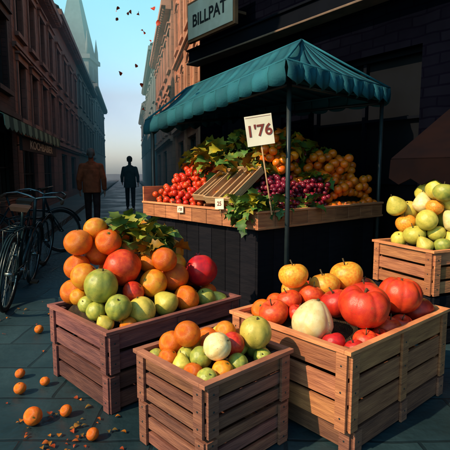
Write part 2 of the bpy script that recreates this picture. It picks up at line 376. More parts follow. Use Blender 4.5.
# left crate
d1=Vector((.713,.70,0)).normalized(); d1b=Vector((-d1.y,d1.x,0))
MxL=crate('wooden_crate',(-.595,2.2),d1,.95,d1b,.67,0,.43,M_woodA,tiers=2,slats=2)
flL=bed('straw_bed',MxL,.95,.67,.35,.31,.45,.66)
fill(MxL,.95,.67,flL,[(-.72,2.47,.095,'melon','green',0),(-.595,2.36,.072,'melon','green',0),(-.475,2.47,.080,'melon','lime',0),(-.35,2.59,.076,'pear','lime',0),(-.24,2.70,.083,'orange','orange',0),(-.12,2.82,.064,'melon','green',0),(-.03,2.92,.055,'pear','lime',0),
 (-.86,2.60,.080,'orange','yellow',0),(-.985,2.70,.080,'orange','orange',0),(-.87,2.72,.085,'orange','orange',1),(-.63,2.60,.112,'pomegranate','redorange',1),(-.43,2.64,.085,'yellow_orange','yellow',1),(-.31,2.78,.095,'orange','orange',1),(-.17,2.96,.108,'pomegranate','red',1),
 (-.93,2.80,.080,'orange','orange',2),(-.85,2.90,.08,'orange','orange',3),(-.72,3.02,.08,'orange','orange',2),(-.77,2.76,.08,'orange','orange',2),(-.60,3.05,.09,'orange','orange',2),(-.48,2.80,.085,'orange','orange',1),(-.42,3.05,.10,'yellow_orange','yellow',1),(-.36,3.17,.09,'orange','orange',0),(-.25,3.12,.085,'orange','orange',1),
 (-.64,2.82,.085,'orange','orange',3),(-.74,2.88,.085,'orange','orange',4),(-.58,3.13,.08,'orange','orange',1),(-.53,2.95,.075,'yellow_orange','yellow',3),(-.31,2.95,.085,'yellow_orange','yellow',2),(-.98,2.78,.07,'orange','orange',0),(-.52,2.56,.065,'orange','redorange',1),(-.38,2.72,.078,'orange','orange',2),(-.10,2.95,.06,'orange','orange',0),(-.90,2.88,.08,'orange','orange',1),(-.82,2.80,.075,'orange','yellow',3),
 (-.79,2.45,.055,'melon','green',0),(-.93,2.60,.055,'orange','yellow',0),(-.66,2.32,.05,'pear','lime',0),(-.52,2.36,.05,'orange','orange',0),(-.86,2.52,.05,'melon','green',0)])
foliage('leafy_greens',[((-.60,2.92,.82),(.20,.15,.10),110),((-.48,3.0,.77),(.15,.13,.09),50),((-.53,2.75,.75),(.09,.07,.05),16)],.125,0,AUT+GREEN)
# centre crate
d2=Vector((.73,.683,0)).normalized(); d2b=Vector((-d2.y,d2.x,0))
MxC=crate('wooden_crate',(-.076,1.637),d2,.50,d2b,.47,0,.43,M_woodB,tiers=2,slats=3)
flC=bed('straw_bed',MxC,.50,.47,.37,.05)
fill(MxC,.50,.47,flC,[(-.065,1.72,.046,'melon','green',0),(-.13,1.77,.042,'orange','orange',0),(-.20,1.83,.042,'pear','lime',0),(-.27,1.90,.045,'orange','orange',0),(-.325,1.97,.038,'melon','green',0),(.005,1.77,.046,'yellow_orange','yellow',0),(.075,1.83,.046,'melon','green',0),(.215,1.945,.042,'melon','green',0),(.145,1.91,.074,'melon','lime',1),
 (-.03,1.83,.060,'melon','cream',1),(.045,1.92,.053,'orange','redorange',1),(-.10,1.87,.05,'melon','green',1),(-.17,1.93,.060,'orange','orange',1),(-.25,2.01,.058,'orange','orange',1),(-.07,1.97,.06,'orange','orange',1),(.03,2.05,.05,'yellow_orange','yellow',1),(-.02,2.14,.055,'melon','lime',0),(-.13,2.08,.055,'orange','orange',0),(.10,2.08,.055,'orange','orange',0),(-.15,2.02,.048,'orange','yellow',1),(-.20,2.10,.05,'orange','orange',0),(.16,2.03,.05,'melon','green',0),(-.20,1.9,.04,'melon','green',1),(.07,2.0,.05,'melon','lime',1)])
# right crate
d3=Vector((.735,.63,0)).normalized(); d3b=Vector((-d3.y,d3.x,0))
MxR=crate('wooden_crate',(.53,1.835),d3,.92,d3b,.74,.12,.48,M_woodC,tiers=1,slats=3,post=.06)
crate('wooden_crate',(.56,1.865),d3,.88,d3b,.68,0,.112,M_woodB,tiers=1,slats=1,cap=False)
flR=bed('straw_bed',MxR,.92,.74,.395,.12,.5,.72)
fill(MxR,.92,.74,flR,[(.205,2.44,.062,'orange','orange',0),(.29,2.32,.078,'apple','redorange',0),(.685,2.14,.126,'pumpkin','pumpkin_red',0,(.16,-.10,.5)),(.95,2.33,.115,'pumpkin','pumpkin_red',0,(.05,.1,1)),(1.10,2.45,.088,'apple','red',0),(.385,2.46,.083,'apple','apple_yellow',1,(.1,.1,3)),(.25,2.53,.06,'orange','orange',0),
 (.60,2.36,.085,'apple','red',0),(.86,2.46,.095,'apple','red',1),(1.0,2.58,.095,'apple','red',0),(.46,2.62,.085,'apple','apple_yellow',2,(.1,-.15,1)),(.575,2.60,.090,'apple','apple_yellow',2,(-.1,.2,2)),(.715,2.60,.097,'apple','apple_yellow',2,(.15,.1,4)),(.86,2.76,.09,'apple','redorange',0),(.60,2.80,.08,'apple','apple_yellow',0),(.75,2.38,.085,'apple','redorange',0),(.36,2.30,.05,'apple','redorange',0),(.49,2.44,.07,'apple','redorange',0),(.43,2.13,.108,'squash','cream',0,(.12,.2,.6)),(.56,2.00,.055,'apple','red',0),(.86,2.14,.070,'apple','redorange',0),(.48,2.68,.07,'apple','redorange',0),(.72,2.78,.07,'apple','red',0),(.70,2.01,.06,'apple','redorange',0),(.62,1.94,.05,'apple','red',0),(.80,2.06,.05,'apple','red',0),(.52,1.94,.042,'orange','orange',0),(.33,2.42,.07,'apple','redorange',0),(.98,2.22,.06,'apple','red',0)])
# far right crate stack
d4=Vector((.92,.40,0)).normalized(); d4b=Vector((-d4.y,d4.x,0))
MxF=crate('wooden_crate',(1.45,3.08),d4,.66,d4b,.58,.38,.69,M_woodC,slats=3)
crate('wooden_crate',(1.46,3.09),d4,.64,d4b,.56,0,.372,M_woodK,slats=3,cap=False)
flF=bed('straw_bed',MxF,.66,.58,.60,.24,.55,.55); lst=[]
for i in range(34):
    u=.09+.48*((i*.618)%1); v=.09+.40*(((i*.382+.13)*1.7)%1); p=MxF@Vector((u,v,0)); r=R.uniform(.062,.085)
    k,c=[('pear','lime'),('melon','lime'),('apple','green'),('pear','cream'),('apple','apple_yellow'),('apple','lime')][i%6]
    lst.append((p.x,p.y,r,k,c,0 if i<18 else 2))
fill(MxF,.66,.58,flF,lst)
# ---------------------------------------------------------------- fallen fruit, litter
for x,y,r in [(-1.161,2.423,.034),(-1.059,2.521,.028),(-.955,2.112,.045),(-.818,2.187,.031),(-1.45,3.388,.034),(-1.25,2.62,.03),(-.62,1.98,.03)]:
    o=link(bpy.data.objects.new('orange',fruit_mesh('orange','orange'))); o.location=(x,y,.003+r*.94); o.scale=(r,)*3; o.rotation_euler=(R.uniform(-1.2,1.2),R.uniform(-1.2,1.2),0)
mb=MB()
for i in range(130):
    x=R.uniform(-1.9,-.45); y=R.uniform(1.6,4.6)
    if i<50: x=R.gauss(-.76,.15); y=R.gauss(1.95,.15)
    c=R.choice([(3.2,.45,.3),(3.4,.7,.3),(2.6,.25,.3),(1.4,.5,.5)])
    leaf(mb,Vector((x,y,.008)),Euler((R.uniform(-.25,.25),R.uniform(-.15,.1),R.uniform(0,6.3))).to_quaternion(),R.uniform(.012,.038),c,wide=R.uniform(.25,.5))
mb.obj('leaf_litter',[M_leaf])
mb=MB()
for (x,y,z) in [(-.95,5.2,3.0),(-1.2,6.0,3.3),(-.83,4.8,2.65),(-1.0,5.5,2.3),(-.75,5.0,2.95),(-1.25,6.5,2.7),(-1.0,4.5,2.8),(-1.15,5.6,3.1),(-1.3,5.9,2.5),(-.7,4.4,2.45),(-1.5,6.6,3.4),(-1.05,6.0,2.05),(-.6,4.2,2.6)]:
    leaf(mb,Vector((x,y,z)),Euler((R.uniform(-2,2),R.uniform(-2,2),R.uniform(0,6.3))).to_quaternion(),R.uniform(.04,.075),(4.5,.25,.4))
mb.obj('falling_leaves',[M_leaf])
# ---------------------------------------------------------------- market stall
N=Vector((.257,3.49,0)); dR=Vector((.76,.65,0)).normalized(); MS=frame(N,dR); LA=1.82; LB=1.75
stall=empty('market_stall')
def W(a,b,z=0): return MS@Vector((a,b,z))
mb=MB()
x=.06
while x<LA-.07:
    w_=min(.19,LA-.06-x); mb.box(x,x+w_-.006,.06,.085,0,.80,0,R.uniform(.6,1.3)); mb.box(x,x+w_-.006,LB-.085,LB-.06,0,.80,0,1.0); x+=w_
y=.087
while y<LB-.10:
    w_=min(.19,LB-.087-y); mb.box(.06,.085,y,y+w_-.006,0,.80,0,R.uniform(.6,1.3)); mb.box(LA-.085,LA-.06,y,y+w_-.006,0,.80,0,1.0); y+=w_
mb.box(.02,LA-.02,.02,LB-.02,.80,.83,0,1.0)
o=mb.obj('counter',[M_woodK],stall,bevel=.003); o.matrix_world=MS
mb=MB()
def plankrow(L,other,z0,z1,n,rot):
    for i in range(n):
        a0=L*i/n; a1=L*(i+1)/n-.006; tn=R.uniform(.75,1.3)
        if rot==0: mb.box(a0,a1,other,other+.02,z0,z1,0,tn)
        else: mb.box(other,other+.02,max(a0,.022),a1,z0,z1,0,tn)
plankrow(LA,0,.795,.925,9,0); plankrow(LB,0,.795,.925,8,1)
plankrow(LA,LB-.02,.795,1.1,5,0)
mb.box(-.012,LA,-.012,.03,.927,.945,0,1.6); mb.box(-.012,.03,.031,LB,.927,.945,0,1.6)
mb.box(-.008,LA,-.008,-.001,.795,.815,0,1.1)
for a in (.62,1.22): mb.box(a,a+.015,.035,.7,.84,.965,0,.8)
for b in (.72,1.25): mb.box(.035,.7,b,b+.015,.84,.965,0,.8)
o=mb.obj('display_tray',[M_woodC],stall,bevel=.003); o.matrix_world=MS
def hS(a,b):
    m=min(a,b,LB-b+.25,LA-a+.25); return .86+.52*min(max(m-.03,0)/.85,1)
mb=MB(); n_=24; vs=[];fs=[]
for i in range(n_+1):
    for j in range(n_+1):
        a=.03+(LA-.05)*i/n_; b=.03+(LB-.06)*j/n_; vs.append((a,b,hS(a,b)))
for i in range(n_):
    for j in range(n_): q=i*(n_+1)+j; fs.append((q,q+n_+1,q+n_+2,q+1))
mb.add(vs,fs,0); o=mb.obj('stepped_shelf',[M_straw],stall); o.matrix_world=MS
def ico(mb,c,r,mi,tint,leafy=False):
    def fn(p,t): return (math.sin(p)*math.cos(t),math.sin(p)*math.sin(t),math.cos(p)*.94-(.08*math.exp(-(math.sin(p)/.25)**2) if p<1.5 else 0))
    rot=Euler((R.uniform(-.7,.7),R.uniform(-.7,.7),R.uniform(0,6))).to_matrix().to_4x4()
    mb.rev(fn,9,14,mi,tint,Matrix.Translation(c)@rot@Matrix.Scale(r,4))
    if leafy:
        M=Matrix.Translation(c)@rot@Matrix.Scale(r,4); vs=[(0,0,.9)];fs=[]
        for k in range(10):
            rr=.4 if k%2==0 else .12; vs.append((rr*math.cos(k*pi/5),rr*math.sin(k*pi/5),.93 if k%2 else .97))
        for k in range(10): fs.append((0,1+k,1+(k+1)%10))
        mb.add(vs,fs,1,1.0,M)
class Pile:
    def __init__(s,floor): s.it=[]; s.floor=floor
    def drop(s,x,y,r,kz=.93):
        z=s.floor(x,y)+r*kz
        for (X,Y,Z,Rr) in s.it:
            d=math.hypot(x-X,y-Y); q=(r+Rr)*.96
            if d<q: z=max(z,Z+math.sqrt(q*q-d*d)*.93)
        s.it.append((x,y,z,r)); return z
def heap(name,a0,a1,b0,b1,r,cnt,mat_,lift=0.0,layers=2,leafy=False,var=.12,bump=.1):
    mb=MB(); P=Pile(lambda a,b: hS(a,b)+lift+bump*max(0,math.sin(pi*(a-a0)/(a1-a0))*math.sin(pi*(b-b0)/(b1-b0)))**.7)
    for L in range(layers):
        st=r*1.93; na=int((a1-a0)/st); nb=int((b1-b0)/(st*.9))
        for i in range(na+1):
            for j in range(nb+1):
                a=a0+st*(i+.5*(j%2)+.5*L)+R.uniform(-.12,.12)*r; b=b0+st*.9*(j+.4*L)+R.uniform(-.12,.12)*r
                if a>a1 or b>b1 or (L and R.random()<.45): continue
                rr=r*R.uniform(.88,1.06); z=P.drop(a,b,rr)
                tv=R.uniform(1-var,1+var); ico(mb,Vector((a,b,z)),rr,0,(tv,tv*R.uniform(.75,1.35),tv),leafy)
    o=mb.obj(name,[mat_,M_leaf],stall); o.matrix_world=MS; return o
heap('tomatoes',.07,.62,.92,1.68,.034,0,F['tomato'],leafy=True,layers=2,var=.15,bump=.08)
heap('tangerines',.07,.60,.52,.70,.036,0,F['orangepile'],layers=1,leafy=True)
heap('red_grapes',.33,.60,.06,.42,.026,0,F['grape'],layers=3,var=.4,bump=.05)
heap('red_grapes',.66,1.02,.06,.34,.026,0,F['grape'],layers=3,var=.4,bump=.06)
heap('oranges_pile',.62,1.1,.40,.85,.045,0,F['orangepile'],layers=3,lift=.04,leafy=True,bump=.14)
heap('oranges_pile',1.05,1.75,.07,.55,.045,0,F['orangepile'],layers=3,leafy=True,bump=.13)
heap('plums',1.15,1.7,.62,.95,.04,0,F['red'],layers=2)
foliage('autumn_leaves',[(W(.42,.62,1.22),(.22,.2,.13),60),(W(.75,.95,1.45),(.35,.30,.14),150),(W(.52,1.1,1.33),(.22,.28,.13),90),(W(.75,1.5,1.38),(.25,.3,.13),80),(W(.95,.72,1.5),(.25,.2,.13),80),(W(1.35,.75,1.38),(.3,.16,.14),90),(W(1.12,.30,1.14),(.08,.10,.05),22),(W(1.6,.45,1.2),(.12,.12,.06),24)],.15,0,GREEN[:2]+AUT,stall)
foliage('trailing_leaves',[(W(.06,.10,.97),(.10,.12,.07),46),(W(.06,.34,.95),(.08,.16,.05),34),(W(-.02,.16,.88),(.05,.14,.06),26),(W(.25,.04,.97),(.12,.06,.05),26),(W(.66,.03,.97),(.10,.05,.05),14)],.11,0,GREEN+AUT[4:5],stall)
def lidbox(a,b,z,sa,sb,h,tilt,rz,fill_):
    mb=MB(); t=.012
    mb.box(0,sa,0,sb,0,t,0,.9)
    mb.box(0,sa,0,t,t+.001,h,0,1.05); mb.box(0,sa,sb-t,sb,t+.001,h,0,1.0); mb.box(0,t,t+.001,sb-t-.001,t+.001,h,0,1.1); mb.box(sa-t,sa,t+.001,sb-t-.001,t+.001,h,0,.95)
    for k in range(1,4): mb.box(t+.002,sa-t-.002,sb*k/4-.01,sb*k/4+.01,t+.001,h*.75,0,.85)
    o=mb.obj('display_box',[M_woodD],stall,bevel=.002)
    o.matrix_world=MS@Matrix.Translation((a,b,z))@Matrix.Rotation(rz,4,'Z')@Matrix.Rotation(tilt,4,'Y')
lidbox(.03,.33,.975,.48,.34,.07,-.60,.05,False)
lidbox(.07,.69,.99,.44,.24,.06,-.60,-.04,False)
mb=MB()
def post(x,y,z0,z1,lean=(0,0)): mb.tube([(x,y,z0),(x+lean[0],y+lean[1],z1)],.020,10,0)
post(.50,3.60,0,2.0); post(1.60,4.70,0,2.02); post(-.80,5.05,0,1.82); post(.42,6.02,0,2.05)
mb.tube([(.50,3.60,1.93),(1.60,4.70,1.95)],.016,8); mb.tube([(.50,3.60,1.93),(-.80,5.05,1.76)],.016,8); mb.tube([(-.80,5.05,1.76),(.42,6.02,1.98)],.016,8); mb.tube([(.42,6.02,1.98),(1.6,4.7,1.95)],.016,8)
mb.tube([(.50,3.60,1.98),(.75,4.6,2.46)],.014,8); mb.tube([(.75,4.6,2.46),(-.45,5.4,2.16)],.014,8)
mb.obj('frame_poles',[M_metal],stall)
A=Vector((.44,3.36,2.06));B=Vector((1.66,4.66,2.09));C=Vector((-.90,5.20,1.83));D=Vector((.35,6.25,2.10));P1=Vector((-.45,5.4,2.22));P2=Vector((.75,4.6,2.54))
mb=MB()
def panel(p00,p10,p11,p01,nu,nv,sag):
    for i in range(nu):
        vs=[];tn=1.0 if i%2 else .80
        for q in range(3):
            u=(i+q/2)/nu
            for j in range(nv+1):
                v=j/nv; p=p00.lerp(p10,u).lerp(p01.lerp(p11,u),v)
                p=p+Vector((0,0,-sag*math.sin(pi*v)*(1+.25*math.sin(pi*(i+q/2)))))
                vs.append(p)
        fs=[]
        for q in range(2):
            for j in range(nv): k=q*(nv+1)+j; fs.append((k,k+nv+1,k+nv+2,k+1))
        mb.add(vs,fs,0,tn,None,True)
panel(C,A,P2,P1,14,8,.05); panel(A,B,P2,P2,10,8,.04); panel(B,D,P1,P2,10,6,.04); panel(D,C,P1,P1,8,6,.04)
def valance(p,q,n,drop):
    out=Vector(((q-p).y,-(q-p).x,0)).normalized()
    for i in range(n):
        vs=[];fs=[]; m=8; tn=1.1 if i%2 else .85
        for k in range(m+1):
            u=(i+k/m)/n; b=p.lerp(q,u); s=k/m
            wv=.018*math.sin(2*pi*s)+.01*math.sin(u*17)
            dz=drop*(.70+.30*math.sin(pi*s)**.6)
            vs+= [b+out*.004,b+out*(.02+wv)+Vector((0,0,-dz*.5)),b+out*(.012+wv*1.6)+Vector((0,0,-dz))]
        for k in range(m):
            a=k*3; fs+= [(a,a+3,a+4,a+1),(a+1,a+4,a+5,a+2)]
        mb.add(vs,fs,0,tn,None,True)
valance(C,A,13,.17); valance(A,B,9,.17); valance(B,D,8,.17); valance(D,C,8,.17)
for p,q in ((C,A),(A,B),(B,D),(D,C),(P1,P2),(A,P2),(B,P2),(C,P1),(D,P1)): 
    mb.tube([p,p.lerp(q,.5)+Vector((0,0,-.004)),q],.011,6,0,1.25)
o=mb.obj('canopy',[M_canvas],stall)
sm=o.modifiers.new('s','SOLIDIFY'); sm.thickness=.004
def text(name,s,size,M,matr,parent,ext=.002):
    cu=bpy.data.curves.new(name,'FONT'); cu.body=s; cu.size=size; cu.extrude=ext; cu.align_x='CENTER'; cu.align_y='CENTER'; cu.offset=size*.02
    t=bpy.data.objects.new(name,cu); link(t); dg=bpy.context.evaluated_depsgraph_get(); dg.update()
    me=bpy.data.meshes.new_from_object(t.evaluated_get(dg)); bpy.data.objects.remove(t)
    me.materials.clear(); me.materials.append(matr)
    at=me.color_attributes.new('tint','FLOAT_COLOR','POINT'); at.data.foreach_set('color',[1.0]*(4*len(me.vertices)))
    o=link(bpy.data.objects.new(name,me)); o.parent=parent; o.matrix_world=M; return o
def facing(P,yaw,roll=0,pitch=0):
    return Matrix.Translation(P)@Matrix.Rotation(yaw,4,'Z')@Matrix.Rotation(pi/2+pitch,4,'X')@Matrix.Rotation(roll,4,'Z')
ps=empty('price_sign'); Ms=facing(Vector((.265,3.52,1.57)),-.12,.14)
mb=MB(); mb.box(-.105,.105,-.115,.115,-.004,.004,0); mb.box(-.098,.098,.100,.103,.0042,.0055,1); 
mb.tube([(.0,-.10,-.012),(.01,-.66,-.02)],.006,6,2)
o=mb.obj('card',[M_card,M_ink,M_woodD],ps,bevel=.001); o.matrix_world=Ms
text('numerals',"1'76",.120,Ms@Matrix.Translation((-.002,-.005,.006)),M_ink,ps)
pt=empty('price_tag'); Mt=facing(W(-.04,.42,.985),-.75,.05,-.05)
mb=MB(); mb.box(-.05,.05,-.045,.045,-.002,.002,0); mb.tube([(0,-.04,-.004),(.0,-.11,-.03)],.003,5,1); o=mb.obj('card',[M_card,M_woodD],pt); o.matrix_world=Mt
text('numerals',"25",.05,Mt@Matrix.Translation((0,0,.003)),M_ink,pt,.0008)
pt=empty('price_tag'); Mt=facing(W(-.022,1.02,.90),-.80,.03,-.05)
mb=MB(); mb.box(-.045,.045,-.03,.03,-.002,.002,0); o=mb.obj('card',[M_card],pt); o.matrix_world=Mt
text('numerals',"1'20",.035,Mt@Matrix.Translation((0,0,.003)),M_ink,pt,.0008)
# ---------------------------------------------------------------- buildings
def glassmat(name,c0,c1):
    m=bpy.data.materials.new(name); m.use_nodes=True; n,l=nt(m); b=n['Principled BSDF']
    b.inputs['Roughness'].default_value=.08; b.inputs['Specular IOR Level'].default_value=.8
    tc=n.new('ShaderNodeTexCoord'); no=n.new('ShaderNodeTexNoise'); no.inputs['Scale'].default_value=1.5; no.inputs['Detail'].default_value=1; l.new(tc.outputs['Object'],no.inputs['Vector'])
    cr=n.new('ShaderNodeValToRGB'); cr.color_ramp.elements[0].color=(*c0,1); cr.color_ramp.elements[1].color=(*c1,1); cr.color_ramp.elements[0].position=.4; cr.color_ramp.elements[1].position=.6
    l.new(no.outputs['Fac'],cr.inputs[0]); l.new(cr.outputs[0],b.inputs['Base Color']); return m
M_glass=glassmat('window_glass',(.006,.012,.016),(.03,.045,.05))
M_glassK=mat('window_dark_shutter',(.004,.005,.008),scale=4,rough=.6,bump=0,spec=.08)
def building(name,P0,P1,H,depth,wall,trim,roofm,wins,shop=None,cornices=(),roof='flat',arch=False,framem=None,chim=0,pil=(),glass=None):
    P0=Vector((*P0,0));P1=Vector((*P1,0)); Wd=(P1-P0).length; d=(P1-P0).normalized(); Mx=frame(P0,d)
    e=empty(name)
    ops=list(wins)+(shop or [])
    xs=sorted(set([0,Wd]+[v for o in ops for v in (o[0],o[1])])); zs=sorted(set([0,H]+[v for o in ops for v in (o[2],o[3])]))
    mb=MB()
    def inop(x,z): return any(o[0]<x<o[1] and o[2]<z<o[3] for o in ops)
    for i in range(len(xs)-1):
        for j in range(len(zs)-1):
            if inop((xs[i]+xs[i+1])/2,(zs[j]+zs[j+1])/2): continue
            mb.add([(xs[i],0,zs[j]),(xs[i+1],0,zs[j]),(xs[i+1],0,zs[j+1]),(xs[i],0,zs[j+1])],[(0,1,2,3)],0)
    for (a,b,c,f) in ops:
        D=.18
        mb.add([(a,0,c),(a,D,c),(a,D,f),(a,0,f)],[(0,3,2,1)],0); mb.add([(b,0,c),(b,D,c),(b,D,f),(b,0,f)],[(0,1,2,3)],0)
        mb.add([(a,0,c),(b,0,c),(b,D,c),(a,D,c)],[(0,1,2,3)],0); mb.add([(a,0,f),(b,0,f),(b,D,f),(a,D,f)],[(0,3,2,1)],0)
    mb.add([(0,0,0),(0,depth,0),(0,depth,H),(0,0,H)],[(3,2,1,0)],0); mb.add([(Wd,0,0),(Wd,depth,0),(Wd,depth,H),(Wd,0,H)],[(0,1,2,3)],0)
    mb.add([(0,depth,0),(Wd,depth,0),(Wd,depth,H),(0,depth,H)],[(0,3,2,1)],0)
    o=mb.obj('walls',[wall],e); o.matrix_world=Mx
    mb=MB()
    for (a,b,c,f) in ops:
        mb.add([(a,.17,c),(b,.17,c),(b,.17,f),(a,.17,f)],[(0,1,2,3)],1)
        t=.05; mb.box(a,a+t,.10,.16,c,f,0); mb.box(b-t,b,.10,.16,c,f,0); mb.box(a+t,b-t,.10,.16,c,c+t,0); mb.box(a+t,b-t,.10,.16,f-t,f,0)
        nx=max(1,round((b-a)/.7)); nz=max(1,round((f-c)/.75))
        for k in range(1,nx+1):
            if nx==1: x=(a+b)/2
            elif k==nx: break
            else: x=a+(b-a)*k/nx
            mb.box(x-.02,x+.02,.11,.155,c+t,f-t,0)
        for k in range(1,nz): z=c+(f-c)*k/nz; mb.box(a+t,b-t,.115,.15,z-.015,z+.015,0)
    o=mb.obj('windows',[framem or trim,glass or M_glass],e); o.matrix_world=Mx
    mb=MB()
    for (a,b,c,f) in wins:
        mb.box(a-.12,b+.12,-.10,.03,c-.10,c,0,R.uniform(.9,1.1)); 
        mb.box(a-.11,a-.002,-.035,.02,c+.001,f,0); mb.box(b+.002,b+.11,-.035,.02,c+.001,f,0)
        if arch:
            n=10; cx=(a+b)/2; r0=(b-a)/2; 
            for k in range(n):
                t0=pi*k/n;t1=pi*(k+1)/n; ro=r0+.13; vs=[]
                for yy in (-.06,.02):
                    for (tt,rr) in ((t0,r0),(t1,r0),(t1,ro),(t0,ro)): vs.append((cx+rr*math.cos(tt),yy,f+.002+rr*math.sin(tt)*.45))
                mb.add(vs,[(3,2,1,0),(4,5,6,7),(0,1,5,4),(1,2,6,5),(2,3,7,6),(3,0,4,7)],0,R.uniform(.85,1.1))
        else:
            mb.box(a-.14,b+.14,-.07,.02,f+.001,f+.16,0); mb.box(a-.2,b+.2,-.13,.02,f+.162,f+.21,0)
    for (z,h,pr) in cornices:
        mb.box(-.02,Wd+.02,-pr,.02,z,z+h,0); mb.box(-.02,Wd+.02,-pr*.55,.021,z-h*.6,z-.002,0,.9)
    for z,h,pr in cornices[-1:]:
        k=0.1
        while k<Wd-.1: mb.box(k,k+.09,-pr*.85,-pr*.56,z-h*.55,z-.003,0,.85); k+=.28
    for x in pil: mb.box(x,x+.22,-.06,.02,.0,H-.3,0)
    o=mb.obj('trim',[trim],e); o.matrix_world=Mx
    mb=MB()
    if roof=='flat':
        mb.box(-.03,Wd+.03,-.03,depth+.03,H+.002,H+.12,0)
    else:
        rh=roof; mb.add([(-.05,-.25,H),(Wd+.05,-.25,H),(Wd+.05,depth*.5,H+rh),(-.05,depth*.5,H+rh),(-.05,depth+.2,H),(Wd+.05,depth+.2,H)],[(0,1,2,3),(3,2,5,4),(0,3,4),(1,5,2),(0,4,5,1)],0)
    for k in range(chim):
        x=Wd*(k+.5)/max(chim,1); zb=H+(roof if roof!='flat' else 0)*.3; mb.box(x-.3,x+.3,depth*.12,depth*.12+.5,zb-.6,zb+1.5,1); 
        for q in (-.15,.15): mb.tube([(x+q,depth*.12+.25,zb+1.48),(x+q,depth*.12+.25,zb+1.8)],.08,8,1,.8)
    o=mb.obj('roof',[roofm,trim],e); o.matrix_world=Mx
    return e,Mx,Wd
def lpt(y,off=0): return (-4.85-.206*(y-10)/.979-off, y)
def rpt(y,off=0): return (-.30-.206*(y-10)/.979+off, y)
M_br1=masonry('brick_umber',(.085,.045,.04),(.06,.034,.032),(.04,.028,.028),bw=.3,bh=.1,stain=.5)
M_br2=masonry('stone_rose',(.21,.12,.10),(.165,.10,.085),(.11,.08,.07),bw=.6,bh=.25,stain=.4)
M_br3=masonry('stone_teal_haze',(.13,.21,.215),(.10,.17,.18),(.08,.12,.125),bw=.6,bh=.25,stain=.35,bump=0)  # distant stone greyed to teal, aerial haze put into its colour
M_br4=masonry('stone_haze',(.20,.36,.37),(.17,.32,.33),(.15,.28,.29),bw=.8,bh=.3,stain=.2,bump=0)  # farthest stone, paler still: haze painted into the base colour
M_sal=masonry('stone_salmon',(.56,.235,.125),(.45,.18,.10),(.29,.125,.08),bw=.55,bh=.26,stain=.35)
M_sal2=masonry('stone_peach',(.50,.28,.18),(.42,.235,.155),(.30,.18,.13),bw=.6,bh=.26,stain=.3,bump=0)
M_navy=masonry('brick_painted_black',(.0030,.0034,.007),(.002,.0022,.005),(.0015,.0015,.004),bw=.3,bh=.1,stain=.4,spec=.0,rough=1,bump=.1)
T_br1=mat('trim_umber',(.08,.05,.042),scale=4,rough=.8,stain=.3,bump=0); T_br2=mat('trim_rose',(.27,.17,.14),(.21,.13,.105),scale=4,rough=.8,stain=.3,bump=0)
T_br3=mat('trim_teal_haze',(.17,.26,.27),scale=4,rough=.8,stain=.3,bump=0); T_hz=mat('trim_haze',(.25,.42,.43),(.21,.37,.385),scale=3,rough=.85,bump=0)  # both trims carry the distance haze in their colour
T_sal=mat('trim_salmon',(.64,.31,.18),(.52,.24,.14),scale=4,rough=.8,stain=.3,bump=0); T_sal2=mat('trim_peach',(.58,.36,.25),(.50,.29,.19),scale=4,rough=.8,stain=.3,bump=0)
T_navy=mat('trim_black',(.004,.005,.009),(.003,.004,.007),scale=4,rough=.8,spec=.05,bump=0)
Rf=mat('slate',(.05,.065,.075),(.03,.04,.05),scale=6,rough=.7); Rf2=mat('roof_haze',(.13,.26,.28),scale=3,rough=.85,bump=0)  # second roof is the far one, haze mixed into its colour
FrK=mat('frame_dark',(.03,.035,.035),scale=4,rough=.5,bump=0)
def grid(W_,n,w,rows,m=.5):
    o=[]; st=W_/n
    for (z0,z1) in rows:
        for k in range(n): c=st*(k+.5); o.append((c-w/2,c+w/2,z0,z1))
    return o
def ln(a,b): return math.hypot(a[0]-b[0],a[1]-b[1])
a,b=lpt(3.2),lpt(11.2); Wd=ln(a,b)
e1,Mx1,_=building('brick_house',a,b,7.0,6,M_br1,T_br1,Rf,grid(Wd,4,.95,[(3.1,4.7),(5.4,6.5)]),[(.4,2.3,.5,2.2),(2.9,5.0,.5,2.2),(5.5,7.7,.5,2.2)],[(2.5,.12,.14),(6.75,.18,.3)],framem=FrK)
a,b=lpt(11.25),lpt(17.5); Wd=ln(a,b)
building('stone_townhouse',a,b,7.0,6,M_br2,T_br2,Rf,grid(Wd,4,.8,[(2.6,4.0),(4.7,6.1)]),[(.5,2.4,.4,2.0),(3.4,5.4,.4,2.0)],[(2.25,.12,.15),(4.3,.08,.1),(6.7,.2,.35)],framem=FrK,roof=1.4,chim=1)
a,b=lpt(17.55),lpt(25); Wd=ln(a,b)
building('gabled_townhouse',a,b,7.4,6,M_br2,T_br2,Rf,grid(Wd,4,.8,[(2.6,4.0),(4.7,6.0)]),[(1,2.6,.4,2.0),(4,6,.4,2.0)],[(2.25,.12,.15),(7.1,.2,.35)],framem=FrK,roof=1.8,chim=2)
a,b=lpt(25.05),lpt(36); Wd=ln(a,b)
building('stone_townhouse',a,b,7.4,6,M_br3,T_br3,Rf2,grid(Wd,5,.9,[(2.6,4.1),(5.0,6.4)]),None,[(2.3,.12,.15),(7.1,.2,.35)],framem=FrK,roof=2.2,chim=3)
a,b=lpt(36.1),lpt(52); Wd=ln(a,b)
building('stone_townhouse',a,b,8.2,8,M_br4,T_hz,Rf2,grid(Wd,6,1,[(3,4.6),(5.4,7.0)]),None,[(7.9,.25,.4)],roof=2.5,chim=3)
a,b=rpt(17.2),rpt(8.3); Wd=ln(a,b)
building('corner_mansion',a,b,9.2,6,M_sal,T_sal,Rf,grid(Wd,6,.72,[(3.1,4.5),(5.5,6.9)]),[(.5,2.1,.5,2.3),(3.2,5.0,.5,2.3),(6.1,8.0,.5,2.3)],[(2.65,.14,.2),(5.0,.1,.14),(7.6,.14,.22),(8.9,.22,.4)],framem=FrK,arch=True,pil=(0.05,2.9,5.85,8.8))
a,b=rpt(27,-.15),rpt(17.3,-.15); Wd=ln(a,b)
